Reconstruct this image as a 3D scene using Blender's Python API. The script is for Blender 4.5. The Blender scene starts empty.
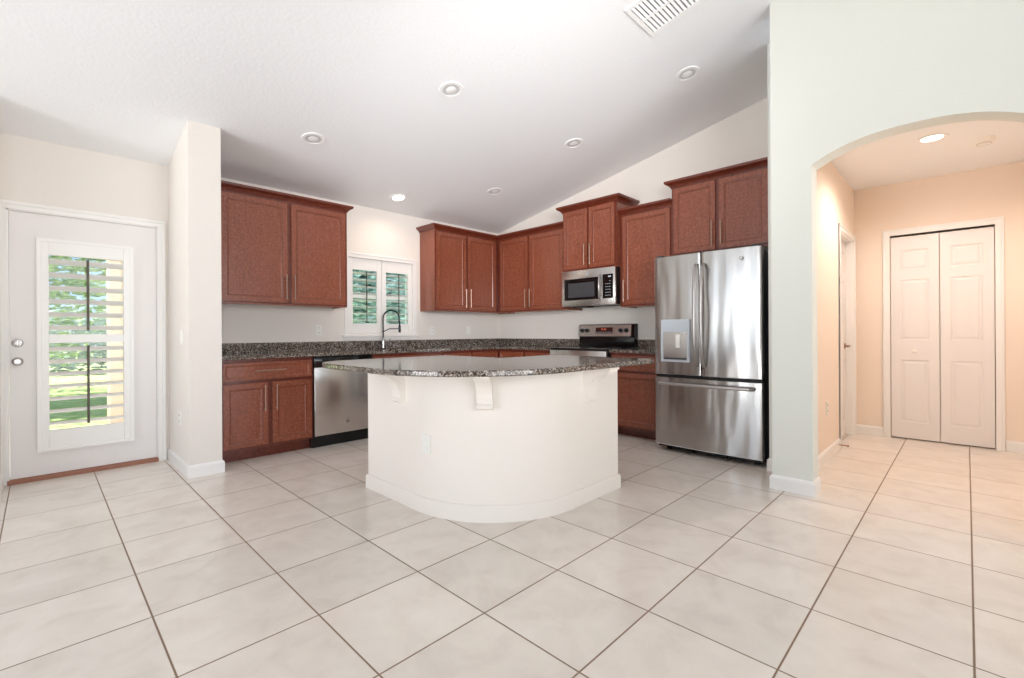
import bpy, bmesh, math, random
from mathutils import Vector, Matrix
random.seed(7)
PI = math.pi
SC = bpy.context.scene
C = SC.collection
H = 1.1023                     # camera height

# ------------------------------------------------------------------ camera
cd = bpy.data.cameras.new('camera'); cam = bpy.data.objects.new('camera', cd); C.objects.link(cam)
cd.sensor_width = 36.0
cd.lens = 464.2 / 1024 * 36.0
cd.shift_y = -(339 - 332.3) / 1024
cd.clip_start = 0.02
cam.matrix_world = (Matrix.Translation((0, 0, H)) @ Matrix.Rotation(0.7755 - PI/2, 4, 'Z')
                    @ Matrix.Rotation(PI/2, 4, 'X') @ Matrix.Rotation(-0.0055, 4, 'Z'))
SC.camera = cam

# ------------------------------------------------------------------ colour, exposure
SC.view_settings.view_transform = 'Standard'
SC.view_settings.look = 'None'
SC.view_settings.gamma = 1.0
SC.view_settings.use_curve_mapping = False
SC.view_settings.exposure = 0.23

# ------------------------------------------------------------------ sky
W = bpy.data.worlds.new('sky'); SC.world = W; W.use_nodes = True
wn = W.node_tree.nodes; wl = W.node_tree.links; wn.clear()
wo = wn.new('ShaderNodeOutputWorld'); wb = wn.new('ShaderNodeBackground')
ws = wn.new('ShaderNodeTexSky'); ws.sky_type = 'HOSEK_WILKIE'; ws.turbidity = 4.0
ws.sun_direction = (-0.2, -0.45, 0.87)
wl.new(ws.outputs[0], wb.inputs[0]); wb.inputs[1].default_value = 4.0
wl.new(wb.outputs[0], wo.inputs[0])

# ------------------------------------------------------------------ lights
def light(name, kind, loc, energy, color, rot=None, **kw):
    l = bpy.data.lights.new(name, kind); l.energy = energy; l.color = color
    for k, v in kw.items(): setattr(l, k, v)
    o = bpy.data.objects.new(name, l); C.objects.link(o); o.location = loc
    if rot: o.rotation_euler = rot
    return o
light('sun', 'SUN', (0, 20, 20), 9.0, (1.0, 0.96, 0.9), (math.radians(-27), math.radians(-10), 0), angle=0.02)
# added fill suns, rear and side, reaching deep in through the unseen glass doors
_d = Vector((0.16, 1.0, 0.27))
_o = light('rear_fill_sun', 'SUN', (0, -12, 4), 2.9, (0.98, 0.99, 1.0), angle=math.radians(55))
_o.rotation_euler = _d.to_track_quat('-Z', 'Y').to_euler()
_d = Vector((1.0, 0.14, 0.24))
_o = light('side_fill_sun', 'SUN', (-12, 2, 4), 2.3, (0.97, 0.985, 1.0), angle=math.radians(40))  # added fill sun for the range wall and kitchen ceiling
_o.rotation_euler = _d.to_track_quat('-Z', 'Y').to_euler()
# added area lamps in the unseen openings behind and beside the camera, for daylight
light('rear_opening_fill', 'AREA', (0.6, -3.75, 1.55), 18, (0.97, 0.985, 1.0), (PI/2, 0, 0),
      shape='RECTANGLE', size=4.6, size_y=2.5)
light('side_opening_fill', 'AREA', (-2.8, 2.3, 1.45), 34, (0.93, 0.97, 1.0), (PI/2, 0, -PI/2),
      shape='RECTANGLE', size=3.2, size_y=2.3)

# fill lamps added behind the camera: one up, one towards the kitchen ceiling
light('uplight_fill', 'AREA', (1.1, -0.9, 2.2), 8, (1.0, 0.985, 0.96), (math.radians(180-48), 0, math.radians(-14)), shape='DISK', size=1.2)
_d = Vector((4.1, 4.5, 2.75)) - Vector((0.4, -0.9, 1.8))
_o = light('kitchen_ceiling_fill', 'SPOT', (0.4, -0.9, 1.8), 480, (1.0, 0.99, 0.98), spot_size=math.radians(54), spot_blend=1.0, shadow_soft_size=0.45)
_o.rotation_euler = _d.to_track_quat('-Z', 'Y').to_euler()

SC.cycles.max_bounces = 12; SC.cycles.diffuse_bounces = 8; SC.cycles.glossy_bounces = 6; SC.cycles.transparent_max_bounces = 16
SC.cycles.sample_clamp_indirect = 6

# ================================================================== materials
def new_mat(name):
    m = bpy.data.materials.new(name); m.use_nodes = True
    return m, m.node_tree.nodes, m.node_tree.links, m.node_tree.nodes['Principled BSDF']
def lin(c):
    return tuple(((x/255)/12.92 if x/255 <= 0.04045 else ((x/255+0.055)/1.055)**2.4) for x in c) + (1.0,)
def plain(name, rgb, rough=0.5, metal=0.0, spec=0.5, bump=0.0, bscale=60, coat=0.0):
    m, n, l, p = new_mat(name)
    p.inputs['Base Color'].default_value = lin(rgb)
    p.inputs['Roughness'].default_value = rough; p.inputs['Metallic'].default_value = metal
    p.inputs['Specular IOR Level'].default_value = spec
    p.inputs['Coat Weight'].default_value = coat
    tc = n.new('ShaderNodeTexCoord'); ns = n.new('ShaderNodeTexNoise')
    ns.inputs['Scale'].default_value = bscale; ns.inputs['Detail'].default_value = 4
    l.new(tc.outputs['Object'], ns.inputs['Vector'])
    mr = n.new('ShaderNodeMapRange'); mr.inputs[3].default_value = rough*0.9; mr.inputs[4].default_value = min(1, rough*1.1)
    l.new(ns.outputs[0], mr.inputs[0]); l.new(mr.outputs[0], p.inputs['Roughness'])
    if bump:
        b = n.new('ShaderNodeBump'); b.inputs['Strength'].default_value = bump; b.inputs['Distance'].default_value = 0.004
        l.new(ns.outputs[0], b.inputs['Height']); l.new(b.outputs[0], p.inputs['Normal'])
    return m
M = {}
M['wall'] = plain('wall_paint', (232, 226, 219), 0.75, spec=0.3, bump=0.25, bscale=70)
M['wall_white'] = plain('arch_wall_paint', (224, 226, 219), 0.75, spec=0.3, bump=0.25, bscale=70)
M['wall_hall'] = plain('hall_wall_paint', (240, 226, 212), 0.75, spec=0.3, bump=0.25, bscale=70)
M['ceiling'] = plain('ceiling_paint', (240, 241, 243), 0.85, spec=0.2, bump=0.5, bscale=45)
M['trim'] = plain('white_trim_paint', (240, 238, 235), 0.35, bscale=20)
M['door'] = plain('door_paint', (232, 228, 226), 0.4, bscale=20)
M['island'] = plain('island_paint', (240, 233, 225), 0.6, spec=0.35, bump=0.2, bscale=60)
M['plastic'] = plain('white_plastic', (240, 238, 232), 0.35)
M['black'] = plain('black_gloss', (12, 12, 14), 0.12)
M['black_matte'] = plain('black_plastic', (16, 16, 18), 0.5)
M['darkgrey'] = plain('dark_grey_plastic', (58, 58, 62), 0.4)
M['nickel'] = plain('brushed_nickel', (176, 148, 132), 0.38, metal=1.0)
M['bar_steel'] = plain('satin_steel_bar', (186, 182, 180), 0.3, metal=1.0)
M['chrome'] = plain('polished_chrome', (190, 192, 196), 0.08, metal=1.0)
M['darkchrome'] = plain('dark_spring_steel', (52, 54, 58), 0.3, metal=1.0)
M['lightgrey'] = plain('light_grey_plastic', (196, 204, 212), 0.3)
M['vent_shade'] = plain('vent_shade_grey', (165, 165, 167), 0.8)
M['slot'] = plain('dark_slot', (40, 38, 36), 0.8)
M['threshold'] = plain('bronze_threshold', (150, 100, 78), 0.4)
M['rod'] = plain('dark_tilt_rod', (84, 76, 66), 0.5)
M['stucco'] = plain('tan_stucco', (214, 192, 168), 0.9, bump=0.5, bscale=40)
M['concrete'] = plain('patio_concrete', (214, 208, 200), 0.9, bump=0.3, bscale=30)
M['can_trim'] = plain('can_light_trim', (244, 244, 244), 0.4)
M['can_dark'] = plain('can_light_baffle', (205, 205, 205), 0.5)

def ramp(n, stops):
    r = n.new('ShaderNodeValToRGB'); e = r.color_ramp.elements
    while len(e) < len(stops): e.new(0.5)
    for i, (p, c) in enumerate(stops): e[i].position = p; e[i].color = lin(c)
    return r

def wood_mat(name, dark, mid, light_, rough=0.28):
    m, n, l, p = new_mat(name)
    tc = n.new('ShaderNodeTexCoord'); oi = n.new('ShaderNodeObjectInfo')
    add = n.new('ShaderNodeVectorMath'); add.operation = 'MULTIPLY_ADD'
    l.new(oi.outputs['Random'], add.inputs[0]); add.inputs[1].default_value = (9, 5, 7)
    l.new(tc.outputs['Object'], add.inputs[2])
    mp = n.new('ShaderNodeMapping'); mp.inputs['Scale'].default_value = (26, 26, 3.0)
    l.new(add.outputs[0], mp.inputs[0])
    grain = n.new('ShaderNodeTexNoise'); grain.inputs['Scale'].default_value = 1.6; grain.inputs['Detail'].default_value = 8
    grain.inputs['Distortion'].default_value = 1.2
    l.new(mp.outputs[0], grain.inputs['Vector'])
    mot = n.new('ShaderNodeTexNoise'); mot.inputs['Scale'].default_value = 55; mot.inputs['Detail'].default_value = 6
    l.new(add.outputs[0], mot.inputs['Vector'])
    mix = n.new('ShaderNodeMath'); mix.operation = 'MULTIPLY_ADD'; mix.inputs[1].default_value = 0.3
    half = n.new('ShaderNodeMath'); half.operation = 'MULTIPLY'; half.inputs[1].default_value = 0.7
    l.new(mot.outputs[0], half.inputs[0]); l.new(grain.outputs[0], mix.inputs[0]); l.new(half.outputs[0], mix.inputs[2])
    r = ramp(n, [(0.33, dark), (0.5, mid), (0.68, light_)])
    l.new(mix.outputs[0], r.inputs[0]); l.new(r.outputs[0], p.inputs['Base Color'])
    p.inputs['Roughness'].default_value = rough
    p.inputs['Coat Weight'].default_value = 0.25; p.inputs['Coat Roughness'].default_value = 0.18
    b = n.new('ShaderNodeBump'); b.inputs['Strength'].default_value = 0.08; b.inputs['Distance'].default_value = 0.002
    l.new(mix.outputs[0], b.inputs['Height']); l.new(b.outputs[0], p.inputs['Normal'])
    return m
M['wood'] = wood_mat('cherry_wood', (116, 59, 39), (136, 72, 50), (154, 90, 66))
M['wood_in'] = wood_mat('cherry_wood_dark', (84, 32, 20), (104, 44, 28), (122, 56, 38))  # darker cherry; on face frames and panel lines it paints in shade

def granite():
    m, n, l, p = new_mat('speckled_granite')
    tc = n.new('ShaderNodeNewGeometry')
    v = n.new('ShaderNodeTexVoronoi'); v.inputs['Scale'].default_value = 150
    l.new(tc.outputs['Position'], v.inputs['Vector'])
    bw = n.new('ShaderNodeSeparateColor'); l.new(v.outputs['Color'], bw.inputs[0])
    ns = n.new('ShaderNodeTexNoise'); ns.inputs['Scale'].default_value = 38; ns.inputs['Detail'].default_value = 5
    l.new(tc.outputs['Position'], ns.inputs['Vector'])
    a = n.new('ShaderNodeMath'); a.operation = 'MULTIPLY_ADD'; a.inputs[1].default_value = 0.62
    s = n.new('ShaderNodeMath'); s.operation = 'MULTIPLY'; s.inputs[1].default_value = 0.4
    l.new(ns.outputs[0], s.inputs[0]); l.new(bw.outputs[0], a.inputs[0]); l.new(s.outputs[0], a.inputs[2])
    r = ramp(n, [(0.2, (24, 22, 22)), (0.38, (58, 50, 46)), (0.54, (100, 86, 76)), (0.68, (136, 126, 116)), (0.84, (186, 178, 170))])
    l.new(a.outputs[0], r.inputs[0]); l.new(r.outputs[0], p.inputs['Base Color'])
    p.inputs['Roughness'].default_value = 0.1; p.inputs['Specular IOR Level'].default_value = 0.6
    return m
M['granite'] = granite()

def steel(name, vertical=True, rgb=(196, 194, 192), rough=0.22, wave=0.5):
    m, n, l, p = new_mat(name)
    tc = n.new('ShaderNodeTexCoord')
    mp = n.new('ShaderNodeMapping'); mp.inputs['Scale'].default_value = (5.0, 5.0, 1.1)
    l.new(tc.outputs['Object'], mp.inputs[0])
    big = n.new('ShaderNodeTexNoise'); big.inputs['Scale'].default_value = 1.3; big.inputs['Detail'].default_value = 1.0
    l.new(mp.outputs[0], big.inputs['Vector'])
    mp2 = n.new('ShaderNodeMapping'); mp2.inputs['Scale'].default_value = (50, 50, 1)
    l.new(tc.outputs['Object'], mp2.inputs[0])
    br = n.new('ShaderNodeTexNoise'); br.inputs['Scale'].default_value = 1.0; br.inputs['Detail'].default_value = 2
    l.new(mp2.outputs[0], br.inputs['Vector'])
    b1 = n.new('ShaderNodeBump'); b1.inputs['Strength'].default_value = wave; b1.inputs['Distance'].default_value = 0.03
    l.new(big.outputs[0], b1.inputs['Height'])
    l.new(b1.outputs[0], p.inputs['Normal'])
    mr = n.new('ShaderNodeMapRange'); mr.inputs[3].default_value = rough*0.93; mr.inputs[4].default_value = rough*1.07
    l.new(br.outputs[0], mr.inputs[0]); l.new(mr.outputs[0], p.inputs['Roughness'])
    p.inputs['Base Color'].default_value = lin(rgb); p.inputs['Metallic'].default_value = 1.0
    return m
M['steel'] = steel('stainless_steel', rgb=(184, 182, 180), rough=0.24, wave=0.5)
M['steel_flat'] = steel('stainless_steel_flat', rgb=(200, 197, 194), rough=0.26, wave=0.12)

def tiles():
    m, n, l, p = new_mat('cream_floor_tiles')
    T = 0.4572
    g = n.new('ShaderNodeNewGeometry')
    off = n.new('ShaderNodeVectorMath'); off.operation = 'ADD'; off.inputs[1].default_value = (0.1496 + 40*T, -1.816 + 40*T, 0)
    sc = n.new('ShaderNodeVectorMath'); sc.operation = 'SCALE'; sc.inputs['Scale'].default_value = 1/T
    l.new(g.outputs['Position'], off.inputs[0]); l.new(off.outputs[0], sc.inputs[0])
    fr = n.new('ShaderNodeVectorMath'); fr.operation = 'FRACTION'; l.new(sc.outputs[0], fr.inputs[0])
    fl = n.new('ShaderNodeVectorMath'); fl.operation = 'FLOOR'; l.new(sc.outputs[0], fl.inputs[0])
    sep = n.new('ShaderNodeSeparateXYZ'); l.new(fr.outputs[0], sep.inputs[0])
    def edge(sock):
        a = n.new('ShaderNodeMath'); a.operation = 'SUBTRACT'; l.new(sock, a.inputs[0]); a.inputs[1].default_value = 0.5
        b = n.new('ShaderNodeMath'); b.operation = 'ABSOLUTE'; l.new(a.outputs[0], b.inputs[0]); return b.outputs[0]
    mx = n.new('ShaderNodeMath'); mx.operation = 'MAXIMUM'
    l.new(edge(sep.outputs[0]), mx.inputs[0]); l.new(edge(sep.outputs[1]), mx.inputs[1])
    gr = n.new('ShaderNodeMapRange'); gr.inputs[1].default_value = 0.4915; gr.inputs[2].default_value = 0.4945
    l.new(mx.outputs[0], gr.inputs[0])
    wn_ = n.new('ShaderNodeTexWhiteNoise'); wn_.noise_dimensions = '2D'; l.new(fl.outputs[0], wn_.inputs['Vector'])
    # cloudy mottling, shifted in each tile
    sh = n.new('ShaderNodeVectorMath'); sh.operation = 'MULTIPLY_ADD'
    l.new(wn_.outputs['Color'], sh.inputs[0]); sh.inputs[1].default_value = (6, 6, 6); l.new(g.outputs['Position'], sh.inputs[2])
    ns = n.new('ShaderNodeTexNoise'); ns.inputs['Scale'].default_value = 5.5; ns.inputs['Detail'].default_value = 7; ns.inputs['Roughness'].default_value = 0.6
    ns.inputs['Distortion'].default_value = 0.6
    l.new(sh.outputs[0], ns.inputs['Vector'])
    r = ramp(n, [(0.3, (222, 213, 204)), (0.5, (230, 222, 213)), (0.72, (235, 228, 220))])
    l.new(ns.outputs[0], r.inputs[0])
    hv = n.new('ShaderNodeHueSaturation'); l.new(r.outputs[0], hv.inputs['Color'])
    vr = n.new('ShaderNodeMapRange'); vr.inputs[3].default_value = 0.96; vr.inputs[4].default_value = 1.03
    l.new(wn_.outputs['Value'], vr.inputs[0]); l.new(vr.outputs[0], hv.inputs['Value'])
    mix = n.new('ShaderNodeMix'); mix.data_type = 'RGBA'
    l.new(gr.outputs[0], mix.inputs[0]); l.new(hv.outputs[0], mix.inputs[6]); mix.inputs[7].default_value = lin((140, 116, 96))
    l.new(mix.outputs[2], p.inputs['Base Color'])
    rr = n.new('ShaderNodeMapRange'); rr.inputs[3].default_value = 0.2; rr.inputs[4].default_value = 0.75
    l.new(gr.outputs[0], rr.inputs[0]); l.new(rr.outputs[0], p.inputs['Roughness'])
    bm_ = n.new('ShaderNodeBump'); bm_.invert = True; bm_.inputs['Strength'].default_value = 0.5; bm_.inputs['Distance'].default_value = 0.003
    l.new(gr.outputs[0], bm_.inputs['Height']); l.new(bm_.outputs[0], p.inputs['Normal'])
    return m
M['tiles'] = tiles()

def glass(name='clear_glass', col=(1, 1, 1, 1)):
    m, n, l, p = new_mat(name)
    tr = n.new('ShaderNodeBsdfTransparent'); tr.inputs[0].default_value = col
    gl = n.new('ShaderNodeBsdfGlossy'); gl.inputs['Roughness'].default_value = 0.02
    mx = n.new('ShaderNodeMixShader'); fz = n.new('ShaderNodeFresnel'); fz.inputs[0].default_value = 1.3
    l.new(fz.outputs[0], mx.inputs[0]); l.new(tr.outputs[0], mx.inputs[1]); l.new(gl.outputs[0], mx.inputs[2])
    l.new(mx.outputs[0], n['Material Output'].inputs[0]); n.remove(p)
    return m
M['glass'] = glass()
M['glass_teal'] = glass('tinted_window_glass', (0.86, 0.96, 0.95, 1))
def emit(name, rgb, s):
    m, n, l, p = new_mat(name)
    p.inputs['Base Color'].default_value = lin(rgb); p.inputs['Emission Color'].default_value = lin(rgb)
    p.inputs['Emission Strength'].default_value = s
    return m
M['lamp_on'] = emit('lit_lamp_lens', (255, 244, 228), 6.0)
M['display_red'] = emit('red_clock_digits', (200, 90, 70), 0.35)
M['display_dark'] = plain('display_glass', (64, 34, 30), 0.15)
def leafmat(name, a, b):
    m, n, l, p = new_mat(name)
    tc = n.new('ShaderNodeTexCoord'); ns = n.new('ShaderNodeTexNoise'); ns.inputs['Scale'].default_value = 7
    l.new(tc.outputs['Object'], ns.inputs['Vector'])
    r = ramp(n, [(0.35, a), (0.65, b)]); l.new(ns.outputs[0], r.inputs[0]); l.new(r.outputs[0], p.inputs['Base Color'])
    p.inputs['Roughness'].default_value = 0.6
    return m
M['leaf'] = leafmat('green_leaves', (120, 156, 92), (196, 214, 152))
M['leaf2'] = leafmat('bluish_leaves', (164, 184, 178), (220, 230, 226))
M['bark'] = plain('bark', (120, 96, 74), 0.9, bump=0.6, bscale=30)
M['grass'] = leafmat('lawn_grass', (150, 176, 92), (190, 206, 130))

# ================================================================== mesh helpers
def BM(): return bmesh.new()
def box(bm, x0, x1, y0, y1, z0, z1, bev=0.0, seg=2):
    mat = Matrix.Translation(((x0+x1)/2, (y0+y1)/2, (z0+z1)/2)) @ Matrix.Diagonal((abs(x1-x0), abs(y1-y0), abs(z1-z0), 1))
    r = bmesh.ops.create_cube(bm, size=1, matrix=mat)
    if bev:
        es = list({e for v in r['verts'] for e in v.link_edges})
        bmesh.ops.bevel(bm, geom=es, offset=bev, segments=seg, affect='EDGES', profile=0.5)
def cyl(bm, p0, p1, r0, r1=None, seg=20, cap=True):
    r1 = r0 if r1 is None else r1
    p0 = Vector(p0); p1 = Vector(p1); d = p1-p0
    q = d.to_track_quat('Z', 'Y').to_matrix().to_4x4()
    bmesh.ops.create_cone(bm, cap_ends=cap, segments=seg, radius1=r0, radius2=r1, depth=d.length,
                          matrix=Matrix.Translation((p0+p1)/2) @ q)
def tube(bm, pts, r, seg=10, radii=None):
    pts = [Vector(p) for p in pts]; rings = []
    up = Vector((0, 0, 1))
    for i, p in enumerate(pts):
        t = (pts[min(i+1, len(pts)-1)] - pts[max(i-1, 0)]).normalized()
        a = t.cross(up)
        if a.length < 1e-3: a = t.cross(Vector((0, 1, 0)))
        if rings and a.dot(lasta) < 0: a = -a
        a.normalize(); lasta = a; b = t.cross(a)
        rr = radii[i] if radii else r
        rings.append([bm.verts.new(p + a*math.cos(k*2*PI/seg)*rr + b*math.sin(k*2*PI/seg)*rr) for k in range(seg)])
    for r0, r1 in zip(rings, rings[1:]):
        for k in range(seg): bm.faces.new((r0[k], r0[(k+1) % seg], r1[(k+1) % seg], r1[k]))
    bm.faces.new(rings[0][::-1]); bm.faces.new(rings[-1])
def lathe(bm, prof, seg=28, mat=Matrix()):
    rings = []
    for r, z in prof:
        if r < 1e-6: rings.append([bm.verts.new(mat @ Vector((0, 0, z)))])
        else: rings.append([bm.verts.new(mat @ Vector((r*math.cos(k*2*PI/seg), r*math.sin(k*2*PI/seg), z))) for k in range(seg)])
    for a, b in zip(rings, rings[1:]):
        for k in range(seg):
            k2 = (k+1) % seg
            if len(a) == 1 and len(b) == 1: continue
            if len(a) == 1: bm.faces.new((a[0], b[k], b[k2]))
            elif len(b) == 1: bm.faces.new((a[k], b[0], a[k2]))
            else: bm.faces.new((a[k], b[k], b[k2], a[k2]))
def offset_path(path, d, closed):
    n = len(path); out = []
    for i in range(n):
        p = Vector(path[i])
        a = Vector(path[i-1]) if (closed or i > 0) else None
        b = Vector(path[(i+1) % n]) if (closed or i < n-1) else None
        n1 = n2 = None
        if a is not None:
            t = (p-a).normalized(); n1 = Vector((t.y, -t.x))
        if b is not None:
            t = (b-p).normalized(); n2 = Vector((t.y, -t.x))
        if n1 is None: m = n2
        elif n2 is None: m = n1
        else:
            m = (n1+n2); m = m / max(m.dot(n1), 0.2)
        out.append(p + m*d)
    return out
def sweep(bm, path, prof, closed=False):
    """sweep a closed profile [(out, z)] along a plan path; out is to the right of travel"""
    cols = []
    for o, z in prof:
        cols.append([bm.verts.new((q.x, q.y, z)) for q in offset_path(path, o, closed)])
    n = len(path); k = len(prof)
    for j in range(k):
        a, b = cols[j], cols[(j+1) % k]
        for i in range(n if closed else n-1):
            i2 = (i+1) % n
            bm.faces.new((a[i], a[i2], b[i2], b[i]))
    if not closed:
        bm.faces.new([c[0] for c in cols]); bm.faces.new([c[-1] for c in cols][::-1])
def slab(bm, path, z0, z1, bev=0.004):
    """closed plan outline (clockwise seen from above = right-hand outside for ccw...) thick slab with eased edges"""
    lv = [(-bev, z0), (0, z0+bev), (0, z1-bev), (-bev, z1)] if bev else [(0, z0), (0, z1)]
    cols = [[bm.verts.new((q.x, q.y, z)) for q in offset_path(path, o, True)] for o, z in lv]
    n = len(path)
    for a, b in zip(cols, cols[1:]):
        for i in range(n): bm.faces.new((a[i], a[(i+1) % n], b[(i+1) % n], b[i]))
    bm.faces.new(cols[0][::-1]); bm.faces.new(cols[-1])
def prism(bm, pts3, vec):
    """extrude a 3-D polygon by vec"""
    a = [bm.verts.new(p) for p in pts3]; b = [bm.verts.new(Vector(p)+Vector(vec)) for p in pts3]
    n = len(a); bm.faces.new(a[::-1]); bm.faces.new(b)
    for i in range(n): bm.faces.new((a[i], a[(i+1) % n], b[(i+1) % n], b[i]))
def arc(cx, cy, r, a0, a1, n=10):
    return [(cx + r*math.cos(math.radians(a0+(a1-a0)*i/n)), cy + r*math.sin(math.radians(a0+(a1-a0)*i/n))) for i in range(n+1)]
def obj(name, bm, m, parent=None, loc=None, rot=None, smooth=35, label=None, kind=None):
    bmesh.ops.recalc_face_normals(bm, faces=bm.faces)
    me = bpy.data.meshes.new(name); bm.to_mesh(me); bm.free()
    if m: me.materials.append(M[m] if isinstance(m, str) else m)
    if smooth:
        me.polygons.foreach_set('use_smooth', [True]*len(me.polygons))
        me.set_sharp_from_angle(angle=math.radians(smooth))
    o = bpy.data.objects.new(name, me); C.objects.link(o)
    if loc: o.location = loc
    if rot: o.rotation_euler = rot
    if parent: o.parent = parent
    if label: o['label'] = label
    if kind: o['kind'] = kind
    return o
def thing(name, label, cat, loc=(0, 0, 0), rotz=0, group=None, kind=None, rot=None):
    o = bpy.data.objects.new(name, None); C.objects.link(o); o.empty_display_size = 0.05
    o.location = loc; o.rotation_euler = rot if rot else (0, 0, rotz)
    if label: o['label'] = label
    if cat: o['category'] = cat
    if group: o['group'] = group
    if kind: o['kind'] = kind
    return o
def tag(o, label, cat, group=None):
    o['label'] = label; o['category'] = cat
    if group: o['group'] = group
    return o
def struct(name, bm, m, parent=None, smooth=None, label=None):
    o = obj(name, bm, m, parent, smooth=smooth)
    if not parent: o['kind'] = 'structure'
    if label: o['label'] = label
    return o
def copy_tree(o, parent=None):
    c = o.copy(); C.objects.link(c)
    if parent: c.parent = parent
    for ch in list(o.children): copy_tree(ch, c)
    return c
def text_mesh(name, s, size, m, parent, loc, rot, ext=0.0006, bold=0.0):
    cu = bpy.data.curves.new(name, 'FONT'); cu.body = s; cu.size = size; cu.extrude = ext; cu.offset = bold
    cu.align_x = 'CENTER'; cu.align_y = 'CENTER'
    t = bpy.data.objects.new(name+'_tmp', cu); C.objects.link(t)
    bpy.context.view_layer.update()
    me = bpy.data.meshes.new_from_object(t.evaluated_get(bpy.context.evaluated_depsgraph_get()))
    bpy.data.objects.remove(t)
    me.materials.clear(); me.materials.append(M[m])
    o = bpy.data.objects.new(name, me); C.objects.link(o); o.parent = parent; o.location = loc; o.rotation_euler = rot
    return o

# ================================================================== room shell
WA, XB = 5.035, 4.856                   # window wall plane, range wall plane
Z0, SL = 2.583, 0.2                     # vaulted ceiling: height at the window wall, slope
RY = -1.0                               # ridge
def cz(y): return Z0 + SL*(WA-y) if y > RY else Z0 + SL*(WA-RY) - SL*(RY-y)

bm = BM(); box(bm, -3.15, 6.4, -4.15, 5.19, -0.12, 0.0); struct('floor', bm, 'tiles')
# ceiling of the vaulted room
bm = BM()
ct = 0.12
prism(bm, [(-3.15, WA+0.15, cz(WA+0.15)), (-3.15, RY, cz(RY)), (-3.15, -4.15, cz(-4.15)),
           (-3.15, -4.15, cz(-4.15)+ct), (-3.15, RY, cz(RY)+ct), (-3.15, WA+0.15, cz(WA+0.15)+ct)], (8.15, 0, 0))
struct('ceiling', bm, 'ceiling')
bm = BM(); box(bm, 3.75, 6.385, -0.62, 0.98, 2.6, 2.7); struct('ceiling_hall', bm, 'ceiling')

def wall_grid(bm, xs, zs, y0, y1, holes):
    for i in range(len(xs)-1):
        for j in range(len(zs)-1):
            if (i, j) in holes: continue
            box(bm, xs[i], xs[i+1], y0, y1, zs[j], zs[j+1])
# window wall (door, kitchen window)
DX0, DX1, DZ = -0.165, 0.727, 2.035
WX0, WX1, WZ0, WZ1 = 2.47, 3.33, 1.10, 1.975
bm = BM(); wall_grid(bm, [-0.295, DX0, DX1, WX0, WX1, 5.0], [0, WZ0, WZ1, DZ, Z0-0.03], WA, WA+0.15, {(1, 0), (1, 1), (1, 2), (3, 1)})
prism(bm, [(-0.295, WA, Z0-0.03), (-0.295, WA+0.15, Z0-0.03), (-0.295, WA, Z0)], (5.295, 0, 0))
bmesh.ops.remove_doubles(bm, verts=bm.verts, dist=1e-5)
struct('wall_back', bm, 'wall')
def yz_wall(name, x0, x1, y0, y1, m, drop=0.0):
    bm = BM(); prism(bm, [(x0, y0, 0), (x0, y1, 0), (x0, y1, cz(y1)-drop), (x0, y0, cz(y0)-drop)], (x1-x0, 0, 0)); return struct(name, bm, m)
# wall with the range and refrigerator
yz_wall('wall_right', XB, XB+0.144, 1.12, WA, 'wall')
# stub wall beside the refrigerator, up to the vault
yz_wall('wall_alcove', 4.04, 5.0, 0.98, 1.12, 'wall_white')
yz_wall('wall_partition', 0.805, 1.024, 4.25, WA, 'wall')
yz_wall('wall_left', -0.295, -0.195, 4.55, WA, 'wall')
bm = BM(); box(bm, -3.0, -0.295, 4.55, 4.65, 0, cz(4.65)-0.005); struct('wall_dining', bm, 'wall')
# great room behind the camera, with wide openings added for daylight
yz = [(-3.1, 4.65, 0), (-3.1, 4.65, cz(4.65)), (-3.1, RY, cz(RY)), (-3.1, -4.0, cz(-4.0)), (-3.1, -4.0, 0),
      (-3.1, 0.6, 0), (-3.1, 0.6, 2.65), (-3.1, 4.0, 2.65), (-3.1, 4.0, 0)]
bm = BM(); prism(bm, yz, (0.1, 0, 0)); struct('wall_side', bm, 'wall')
bm = BM()
for x0, x1, z0, z1 in ((-3.1, -1.8, 0, 3.1), (3.0, 3.75, 0, 3.1), (-1.8, 3.0, 2.85, 3.1)): box(bm, x0, x1, -4.1, -4.0, z0, z1)
struct('wall_front', bm, 'wall')

# arch wall
AY0, AY1, AS, AH = 0.735, -0.262, 2.204, 0.118
ac = (AY0+AY1)/2; ah = (AY0-AY1)/2
bm = BM()
pts = [(0.98, 0), (0.98, cz(0.98)), (RY, cz(RY)), (-4.0, cz(-4.0)), (-4.0, 0), (AY1, 0), (AY1, AS)]
pts += [(ac - ah*math.cos(t*PI/40), AS + AH*(1-abs(math.cos(t*PI/40))**2.5)) for t in range(1, 40)]
pts += [(AY0, AS), (AY0, 0)]
prism(bm, [(3.6, y, z) for y, z in pts], (0.15, 0, 0))
struct('wall_arch', bm, 'wall_white', smooth=20)
# hallway walls
HD0, HD1, HDZ = 5.30, 6.02, 2.05
bm = BM()
for x0, x1, z0, z1 in ((3.75, HD0, 0, 2.6), (HD0, HD1, HDZ, 2.6), (HD1, 6.135, 0, 2.6)): box(bm, x0, x1, 0.86, 0.98, z0, z1)
box(bm, HD0-0.05, HD1+0.05, 0.98, 1.0, 0, HDZ+0.05)
struct('wall_hall_left', bm, 'wall_hall')
bm = BM(); box(bm, 3.75, 6.135, -0.60, -0.48, 0, 2.6); struct('wall_hall_right', bm, 'wall_hall')
CY0, CY1, CZ = 0.565, -0.186, 2.07
bm = BM()
for y0, y1, z0, z1 in ((0.98, CY0, 0, 2.6), (CY1, -0.60, 0, 2.6), (CY0, CY1, CZ, 2.6)): box(bm, 6.135, 6.255, y1, y0, z0, z1)
box(bm, 6.255, 6.275, -0.6, 0.98, 0, 2.6)
struct('wall_hall_end', bm, 'wall_hall')

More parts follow.
